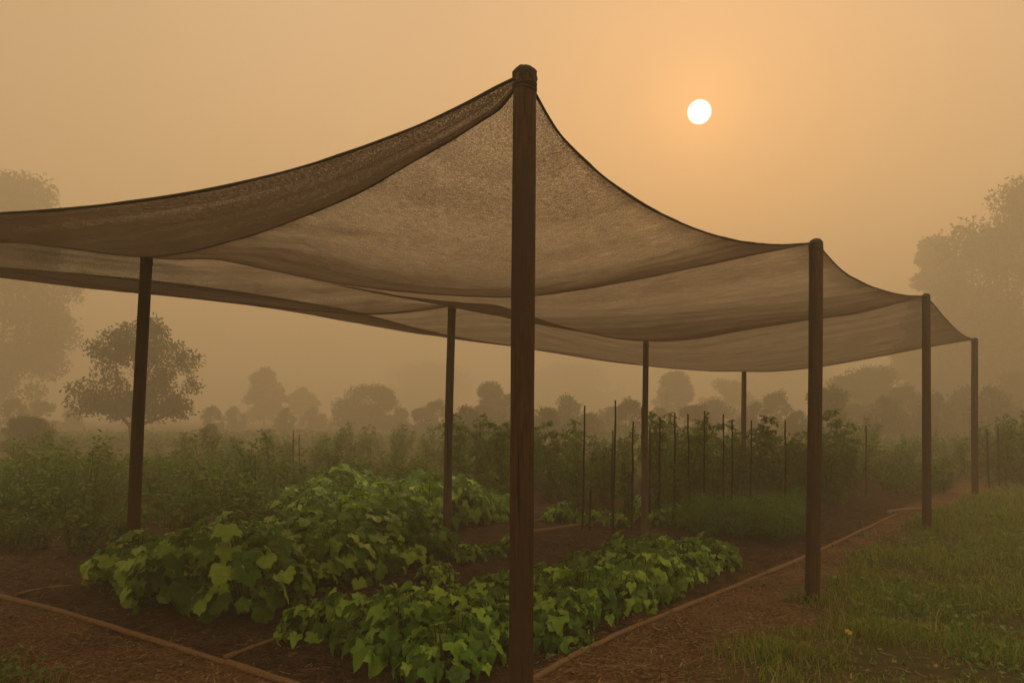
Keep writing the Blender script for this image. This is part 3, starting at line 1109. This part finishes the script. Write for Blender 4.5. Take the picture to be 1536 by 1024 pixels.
t4 = poly_scatter([(8.2, 14.8), (9.4, 17.4), (11, 20.5), (8.2, 20.5), (6.9, 16.5)], 0.85, 22, 0.33)
t5 = poly_scatter([(10.9, 17.6), (14.0, 18.4), (14, 21), (11.6, 21)], 0.8, 24, 0.33)
plant_out(tom, t5, 25, 0.85, 1.1, None, 'tall weedy plant at the right edge beyond the last post', 'weedy plants at the right edge')
plant_out(field, t4, 23, 0.8, 1.1, None, 'low bushy plant behind the far corner of the bed', 'bushy plants behind the far corner')

gap = [gr(q, yq)[:2] for q, yq in ((838, 782), (870, 786), (895, 779), (925, 788), (955, 780), (985, 786), (1005, 778), (1025, 790), (850, 768), (960, 769))]
plant_out(beans, [tuple(p) for p in gap], 28, 0.6, 0.95, None, 'small leafy seedling at the foot of the bare front stakes', 'seedlings at the front stakes')

# feathery greens in front of the tomatoes
fea = proto_set('carrot_plant', 'carrot plant', [feather_plant(s, 0.52, 0.34, 80) for s in (51, 52)])
f_pts = poly_scatter([(2.35, 10.6), (3.4, 10.0), (4.4, 11.6), (4.6, 12.7), (3.3, 12.0), (2.5, 11.4)], 0.40, 26, 0.3)
plant_out(fea, f_pts, 27, 0.85, 1.1, None, 'feathery leaved carrot plant in the low clump left of the dark post', 'feathery carrot plants before the tomatoes')

# ------------------------------------------------------------------ stakes
ordinal = ['first', 'second', 'third', 'fourth', 'fifth', 'sixth', 'seventh', 'eighth', 'ninth', 'tenth', 'eleventh', 'twelfth', 'thirteenth',
           'fourteenth', 'fifteenth', 'sixteenth', 'seventeenth', 'eighteenth', 'nineteenth', 'twentieth']
STK = [(877, 608, 11.2, 873), (886, 733, 10.95, 884), (919, 646, 12.3, 917), (923, 600, 11.2, 919), (950, 632, 11.15, 947), (963, 612, 10.9, 966),
       (975, 640, 13, 974), (990, 625, 13, 989), (1012, 619, 12.4, 1013), (1032, 621, 13.4, 1035), (1057, 616, 14.2, 1056), (1085, 621, 13.6, 1084),
       (1098, 629, 15, 1098), (1127, 630, 15.2, 1126), (1178, 630, 13.8, 1178), (1299, 638, 15.5, 1299)]


def stake(px, py, Y, pxb, label, group, r=0.014):
    if 970 < px < 1200:
        Y = 11.9 + (Y - 12.4) * 0.22
    top = at(px, py, Y)
    foot = np.array([(pxb - CX) / F * Y, Y, -0.2])
    n = 9
    ts = np.linspace(0, 1, n)[:, None]
    C = foot + (top - foot) * ts
    rr = random.Random(px)
    C[1:-1, 0] += [rr.uniform(-.008, .008) for _ in range(n - 2)]
    rad = np.array([r * (1.15 - 0.3 * k / (n - 1)) * rr.uniform(0.9, 1.15) for k in range(n)])
    mb = MB()
    mb.tube(C - np.array([foot[0], Y, 0]), rad, 7)
    o = obj('plant_stake', mb.mesh('plant_stake', M_stake))
    o.location = (foot[0], Y, 0)
    tag(o, label, 'stake', group)


for i, (px, py, Y, pb) in enumerate(STK):
    if i == 1:
        lb = 'short thin stake stub beside the leftmost tall stake behind the beans'
    elif i == 0:
        lb = 'tall bare wooden stake, leftmost of the tomato stakes behind the bean row'
    elif i == len(STK) - 1:
        lb = 'dim stake right of the dark post, rightmost of the tomato stakes'
    else:
        lb = 'thin wooden stake, %s from the left among the tomato stakes' % ordinal[i]
    stake(px, py, Y, pb, lb, 'wooden stakes among the tomatoes')
stake(440, 645, 18, 440, 'left one of two close grey stakes in the hazy left field', 'stakes in the left field')
stake(449, 651, 18.3, 449, 'right one of two close grey stakes in the hazy left field', 'stakes in the left field')
stake(383, 682, 13.5, 381, 'pale single stake in the left field right of the leaning post', 'stakes in the left field')
stake(1480, 643, 17.3, 1484, 'crooked dark stake at the right edge, left one of a pair', 'stakes at the right edge', 0.022)
stake(1497, 640, 17.6, 1499, 'crooked dark stake at the right edge, right one of a pair', 'stakes at the right edge', 0.022)


# ------------------------------------------------------------------ trees
def crown_mesh(clumps, n, leaf, seed, mat, flat=0.8):
    """leaf sized faces packed in clumps: (centre, radius)"""
    r = np.random.default_rng(seed)
    cs = np.array([c for c, _ in clumps])
    rs = np.array([q for _, q in clumps])
    pr = rs**2.2 / (rs**2.2).sum()
    k = r.choice(len(clumps), n, p=pr)
    d = r.normal(size=(n, 3))
    d /= np.linalg.norm(d, axis=1)[:, None]
    rad = rs[k] * r.uniform(0.1, 1, n) ** 0.6 * (1 + 0.07 * r.normal(size=n))
    pos = cs[k] + d * rad[:, None] * np.array([1, 1, flat])
    t = r.normal(size=(n, 3)) + d * 0.5
    t /= np.linalg.norm(t, axis=1)[:, None]
    nn = r.normal(size=(n, 3)) + np.array([0, 0, 0.8])
    s = np.cross(t, nn)
    s /= np.linalg.norm(s, axis=1)[:, None]
    L = leaf * r.uniform(0.6, 1.4, n)[:, None]
    v = np.stack([pos, pos + t * L * 0.5 + s * L * 0.3, pos + t * L, pos + t * L * 0.5 - s * L * 0.3], 1).reshape(-1, 3)
    f = np.arange(n * 4).reshape(n, 4)
    return mesh('crown', v, f, mat, False)


def make_tree(name, label, loc, h, w_, seed, n, leaf, trunk_h, shape='round', fork=False, lean=0.0, group=None):
    rr = random.Random(seed)
    root = thing(name, label, 'tree' if name.endswith('tree') else 'bush', (loc[0], loc[1], -0.02), 0, group)
    cl = []
    ch = h - trunk_h
    tr = MB()
    tr0 = max(0.03, h * (0.022 if fork else 0.016))
    if fork:
        base = np.array([0, 0, -0.1])
        fk = np.array([-0.06, 0, trunk_h * 0.62])
        tr.tube([base, fk * 0.5 + np.array([0.03, 0, 0]), fk], [tr0 * 1.5, tr0 * 1.2, tr0 * 1.1], 9)
        ends = [(-0.25, 0.05, .55), (0.42, -0.12, .30), (-0.08, 0.3, .7), (0.22, -0.25, .75), (0.08, 0.02, .9)]
    else:
        fk = np.array([lean * 0.3, 0, trunk_h * 0.9])
        tr.tube([np.array([0, 0, -0.1]), fk * 0.5, fk, np.array([lean * 0.8, 0, trunk_h + ch * 0.6])], [tr0 * 1.5, tr0 * 1.2, tr0, tr0 * 0.4], 8)
        ends = [(rr.uniform(-.3, .3), rr.uniform(-.3, .3), rr.uniform(0.25, .8)) for _ in range(7)]
    for ex, ey, ez in ends:
        e = np.array([ex * w_, ey * w_, trunk_h + ez * ch])
        m = fk * 0.5 + e * 0.5 + np.array([ex * w_ * 0.25, ey * w_ * 0.2, -0.06 * ch])
        tr.tube([fk, m, e], [tr0 * 0.75, tr0 * 0.5, tr0 * 0.15], 6)
    nc = 64 if fork else (130 if shape != 'bush' else 60)
    for i in range(nc):
        zf = rr.uniform(0.02, 1.0)
        if shape == 'round':
            env = math.sqrt(max(0.0, 1 - ((zf - 0.38) / 0.64) ** 2))
        elif shape == 'tall':
            env = min(1.0, (1 - zf) * 1.6 + 0.16) * (0.6 + 0.4 * min(1, zf * 4))
        else:
            env = math.sqrt(max(0.0, 1 - (zf * 0.97) ** 2))
        a = rr.uniform(0, 6.28)
        k = rr.uniform(0.0, 1.0) ** 0.62
        q = w_ * 0.5 * env * k * rr.uniform(0.85, 1.1) * (0.62 + 0.62 * float(vnoise(np.array([2.2 * math.cos(a) + 7 + seed]), np.array([2.2 * math.sin(a) + zf * 3.4]), seed)[0]))
        cr_ = w_ * (rr.uniform(0.06, 0.13) if fork else rr.uniform(0.06, 0.16))
        cl.append((np.array([q * math.cos(a) + lean * zf, q * math.sin(a), trunk_h + ch * zf * 0.94]), cr_))
    obj('trunk', tr.mesh('trunk', M_bark), root)
    obj('crown', crown_mesh(cl, n, leaf, seed, M_tree), root)
    return root


def tree_at(name, label, px, top_py, Y, wpx, seed, n, leaf, trunk, shape, fork=False, group=None, lean=0.0):
    h = EYE + (HY - top_py) / F * Y
    make_tree(name, label, ((px - CX) / F * Y, Y), h, wpx / F * Y, seed, n, leaf, trunk * h, shape, fork, lean, group)


tree_at('orchard_tree', 'round spreading tree with forked trunk behind the leaning post', 199, 480, 40, 208, 101, 15000, 0.16, 0.24, 'round', True, lean=0.75)
tree_at('tall_tree', 'huge hazy tree rising above the net at the left edge', -8, 248, 86, 250, 102, 75000, 0.36, 0.10, 'round', group='tall hazy trees')
tree_at('tall_tree', 'huge hazy tree filling the right picture edge', 1550, 272, 84, 290, 103, 75000, 0.38, 0.08, 'round', group='tall hazy trees')
tree_at('tall_tree', 'very faint tree left of the huge one at right', 1405, 352, 105, 130, 104, 62831, 0.45, 0.08, 'tall', group='tall hazy trees')
tree_at('tall_tree', 'broad hazy tree between the huge right one and the far posts', 1465, 430, 98, 170, 121, 56000, 0.42, 0.03, 'round', group='tall hazy trees')
tree_at('slender_tree', 'slender faint tree in the haze right of the round tree', 396, 552, 105, 64, 105, 18326, 0.24, 0.12, 'tall')
tree_at('round_bush', 'faint low bush beside the slender tree in the haze', 452, 583, 115, 62, 106, 13090, 0.24, 0.05, 'bush')
tree_at('round_bush', 'rounded hazy bush left of the grey post', 556, 580, 80, 108, 107, 26180, 0.17, 0.05, 'bush')
tree_at('round_bush', 'hazy bush right of the grey post above the tomatoes', 738, 577, 64, 92, 108, 23562, 0.16, 0.05, 'bush')
tree_at('slender_tree', 'small faint tree right of the thin grey post', 1014, 556, 92, 62, 109, 18326, 0.2, 0.10, 'round')
tree_at('round_bush', 'faint bush behind the hazy pale post', 1092, 572, 105, 90, 110, 18326, 0.22, 0.05, 'bush')
tree_at('round_bush', 'wide hazy bush right of the dark post', 1300, 552, 75, 150, 111, 36652, 0.18, 0.05, 'bush')
tree_at('round_bush', 'wide faint bush between the two far right posts', 1428, 560, 88, 130, 112, 31415, 0.2, 0.05, 'bush')
tree_at('round_bush', 'large bush at the right edge beyond the last post', 1540, 556, 66, 130, 113, 31415, 0.18, 0.05, 'bush')
tree_at('round_bush', 'small upright bush right of the round tree on the field', 316, 636, 42, 34, 114, 7853, 0.07, 0.05, 'bush')
tree_at('round_bush', 'leafy bush at the left edge behind the potato field', 42, 626, 35, 90, 115, 18326, 0.07, 0.05, 'bush')
# a ragged bank of bushes closes the view behind the beds
bank = [make_tree('hazy_bush', 'x', (0, 0), hb, wb, sb, 5200, 0.14, 0.03 * hb, 'bush') for hb, wb, sb in ((2.3, 2.8, 131), (2.9, 2.6, 132), (2.0, 3.4, 133))]
rb = random.Random(77)
used_b = set()
for q, Yq, sc in ((318, 44, .8), (350, 52, 1.0), (428, 46, .8), (470, 55, 1.0), (515, 50, .9), (600, 46, 1.0), (632, 40, .8), (655, 52, 1.1), (700, 34, .85), (722, 42, 1.1),
                  (815, 36, .9), (850, 44, 1.1), (880, 38, .8), (915, 50, 1.1), (945, 40, .9), (990, 46, 1.0), (1045, 40, .9), (1070, 50, 1.2), (1130, 42, 1.0),
                  (1165, 48, 1.1), (1195, 38, .9), (1245, 34, 1.0), (1275, 44, 1.3), (1330, 38, 1.1), (1355, 46, 1.3), (1400, 38, 1.1), (1445, 42, 1.3), (1490, 36, 1.2), (1515, 46, 1.4), (60, 46, 1.0), (20, 40, 1.0), (105, 55, 1.0)):
    k = rb.randrange(3)
    if 300 < q < 640 or q < 250:
        Yq *= 1.6
    else:
        Yq *= 1.3
    p = ((q - CX) / F * Yq, Yq, -0.03)
    lb = 'hazy bush in the ragged bank of growth closing the view behind the beds' if q > 250 else 'hazy bush at the left edge beneath the huge faint tree'
    gp = 'hazy bushes behind the beds' if q > 250 else 'hazy bushes at the left edge'
    if k not in used_b:
        used_b.add(k)
        o = bank[k]
        o.location, o.rotation_euler, o.scale = p, (0, 0, rb.uniform(0, 6)), (sc,) * 3
        o['label'], o['group'], o['category'] = lb, gp, 'bush'
    else:
        dup(bank[k], p, rb.uniform(0, 6), (sc * rb.uniform(0.85, 1.2), sc, sc * rb.uniform(0.85, 1.15)), lb, gp)
tree_at('tall_tree', 'faintest distant tree above the bush left of the grey post', 640, 545, 214, 150, 116, 36652, 0.37, 0.08, 'round', group='tall hazy trees')
tree_at('tall_tree', 'faintest distant tree seen between the thick post and thin post', 860, 548, 210, 150, 117, 36652, 0.37, 0.08, 'round', group='tall hazy trees')
tree_at('tall_tree', 'faintest distant tree seen just left of the dark post', 1170, 540, 203, 170, 118, 36652, 0.37, 0.08, 'round', group='tall hazy trees')


# ------------------------------------------------------------------ grass, weeds, litter: uncountable
def blades(name, x, y, h, wid, mat, lean=0.5, label=None):
    n = len(x)
    a = rng.uniform(0, 2 * np.pi, n)
    la = rng.uniform(0, 2 * np.pi, n)
    ln = rng.uniform(0.1, 1, n) * lean
    z0 = ground_z(x, y) - 0.01
    s = np.stack([np.cos(a), np.sin(a), np.zeros(n)], -1) * wid[:, None]
    b = np.stack([x, y, z0], -1)
    ld = np.stack([np.cos(la), np.sin(la), np.zeros(n)], -1)
    m = b + ld * (h * ln * 0.35)[:, None] + UP * (h * 0.6)[:, None]
    t = b + ld * (h * ln * 1.1)[:, None] + UP * (h * (1 - 0.25 * ln))[:, None]
    v = np.stack([b - s, b + s, m + s * 0.75, m - s * 0.75, t], 1).reshape(-1, 3)
    k = np.arange(n)[:, None] * 5
    q = (k + np.array([[0, 1, 2, 3]])).tolist()
    tri = (k + np.array([[3, 2, 4]])).tolist()
    o = obj(name, mesh(name, v, q + tri, mat, False))
    tag(o, label, 'grass', None, 'stuff')


def sample_area(n, x0, x1, y0, y1):
    # more near the camera
    u = rng.uniform(0, 1, n)
    y = y0 * (y1 / y0) ** u
    x = rng.uniform(x0, x1, n)
    return x, y


x, y = sample_area(620000, -6, 16, 4.2, 26)
keep = (np.abs(x / y) < 0.75) & (y < 24)
x, y = x[keep], y[keep]
dens = grass_amount(x, y) * np.clip(fbm(x * 1.5, y * 1.5, 61) * 4.2 - 1.45, 0.05, 1)
keep = rng.uniform(0, 1, len(x)) < dens * 0.9
x, y = x[keep], y[keep]
hh = rng.uniform(0.035, 0.12, len(x)) * (0.25 + 2.0 * np.clip(fbm(x * 1.9, y * 1.9, 71) - 0.25, 0, 1) * 1.3) * (1 + 0.02 * y)
blades('grass', x, y, hh, 0.0022 + 0.00035 * y, M_grass, 0.9, 'short weedy grass with dry patches on the right of the path')
x, y = sample_area(9000, -6, 16, 4.2, 22)
keep = (np.abs(x / y) < 0.75) & (rng.uniform(0, 1, len(x)) < grass_amount(x, y) * np.clip(fbm(x * 0.8, y * 0.8, 66) * 3 - 1.0, 0, 1))
x, y = x[keep], y[keep]
blades('dry_grass', x, y, rng.uniform(0.10, 0.30, len(x)), 0.0018 + 0.0003 * y, M_straw, 0.9, 'thin dry grass stalks standing above the green grass')


def leaf_scatter(name, x, y, zmax, size, mat, label, cat):
    n = len(x)
    z = ground_z(x, y) + rng.uniform(0.0, 1, n) ** 1.3 * zmax
    pos = np.stack([x, y, z], -1)
    t = rng.normal(size=(n, 3)) * np.array([1, 1, 0.5])
    t /= np.linalg.norm(t, axis=1)[:, None]
    nn = rng.normal(size=(n, 3)) * 0.6 + UP
    s = np.cross(t, nn)
    s /= np.linalg.norm(s, axis=1)[:, None]
    L = (size * rng.uniform(0.6, 1.5, n))[:, None]
    v = np.stack([pos, pos + t * L * 0.5 + s * L * 0.33, pos + t * L - UP * L * 0.1, pos + t * L * 0.5 - s * L * 0.33], 1).reshape(-1, 3)
    o = obj(name, mesh(name, v, np.arange(n * 4).reshape(n, 4), mat, False))
    tag(o, label, cat, None, 'stuff')


x, y = sample_area(160000, -6, 16, 4.2, 24)
keep = (np.abs(x / y) < 0.75)
x, y = x[keep], y[keep]
pn = fbm(x * 0.9, y * 0.9, 81)
keep = rng.uniform(0, 1, len(x)) < grass_amount(x, y) * np.clip((pn - 0.45) * 5, 0.04, 1) * 0.8
x, y = x[keep], y[keep]
leaf_scatter('clover', x, y, 0.12 * (0.3 + fbm(x, y, 82)), 0.030 + 0.0024 * y, M_weed, 'low leafy clover and weeds growing through the grass', 'weeds')
# far ground cover melting into the smoke
x = rng.uniform(-40, 40, 60000)
y = 19 * (60 / 19) ** rng.uniform(0, 1, 60000)
keep = (np.abs(x / y) < 0.72) & (fbm(x * 0.35, y * 0.35, 91) > 0.42) & ~((x < -9) & (y > 27) & (y < 37))
x, y = x[keep], y[keep]
leaf_scatter('ground_cover', x, y, 0.55 * fbm(x * 0.7, y * 0.7, 95) + 0.1, 0.05 + 0.004 * y, M_bush, 'rough low growth of the far field fading into smoke', 'ground cover')
# straw and dead stems on the bare soil
x, y = sample_area(60000, -6, 9, 4.2, 14)
keep = (np.abs(x / y) < 0.75) & (rng.uniform(0, 1, len(x)) < (1 - grass_amount(x, y) * 0.75) * (0.30 + 0.70 * (1 - bed_amount(x, y))) * np.clip(fbm(x * 1.7, y * 1.7, 99) * 3 - 0.7, 0.15, 1))
x, y = x[keep], y[keep]
n = len(x)
a = rng.uniform(0, 6.28, n)
L = rng.uniform(0.02, 0.085, n)
dvec = np.stack([np.cos(a), np.sin(a), rng.normal(0, 0.12, n)], -1) * L[:, None]
sv = np.stack([-np.sin(a), np.cos(a), np.zeros(n)], -1) * rng.uniform(0.0012, 0.004, n)[:, None]
b = np.stack([x, y, ground_z(x, y) + 0.006 + rng.uniform(0, 0.008, n)], -1)
v = np.stack([b - sv, b + sv, b + dvec + sv, b + dvec - sv], 1).reshape(-1, 3)
tag(obj('straw_litter', mesh('straw_litter', v, np.arange(n * 4).reshape(n, 4), M_straw, False)), 'scattered straw and dead stems on the bare soil paths', 'straw', None, 'stuff')

M_dead = plain_mat('dead_leaf', (0.070, 0.036, 0.018), (0.240, 0.130, 0.060), 20)
x, y = sample_area(9000, -6, 12, 4.2, 14)
keep = (np.abs(x / y) < 0.75) & (fbm(x * 1.3, y * 1.3, 123) > 0.45)
x, y = x[keep], y[keep]
leaf_scatter('leaf_litter', x, y, 0.03, 0.035, M_dead, 'small brown dead leaves lying over soil and grass', 'leaf litter')

# a few yellow leaves fallen on the grass
for px, py, rz, lb in ((1271, 962, 0.4, 'bright yellow fallen leaf on the grass, the lowest in the picture'),
                       (1213, 947, 2.0, 'curled tan fallen leaf on the grass near the foot of the dark post'),
                       (1389, 950, 1.1, 'tan fallen leaf on the grass farthest to the right'),
                       (1317, 957, 3.0, 'small dull yellow leaf on the grass between two others')):
    p = gr(px, py)
    mb = MB()
    mb.leaf(L_bn[1], (0, 0, 0), (1, 0.2, 0.35), (0.2, -0.5, 1), 0.06, 0.05)
    o = obj('fallen_leaf', mb.mesh('fallen_leaf', M_yellow))
    o.location = (p[0], p[1], gz(p[0], p[1]) + 0.055)
    o.rotation_euler = (0, 0, rz)
    tag(o, lb, 'leaf', 'fallen leaves on the grass')

for t in PROTOS:
    if 'used' in t:
        del t['used']
    else:
        for c in list(t.children):
            bpy.data.objects.remove(c)
        bpy.data.objects.remove(t)
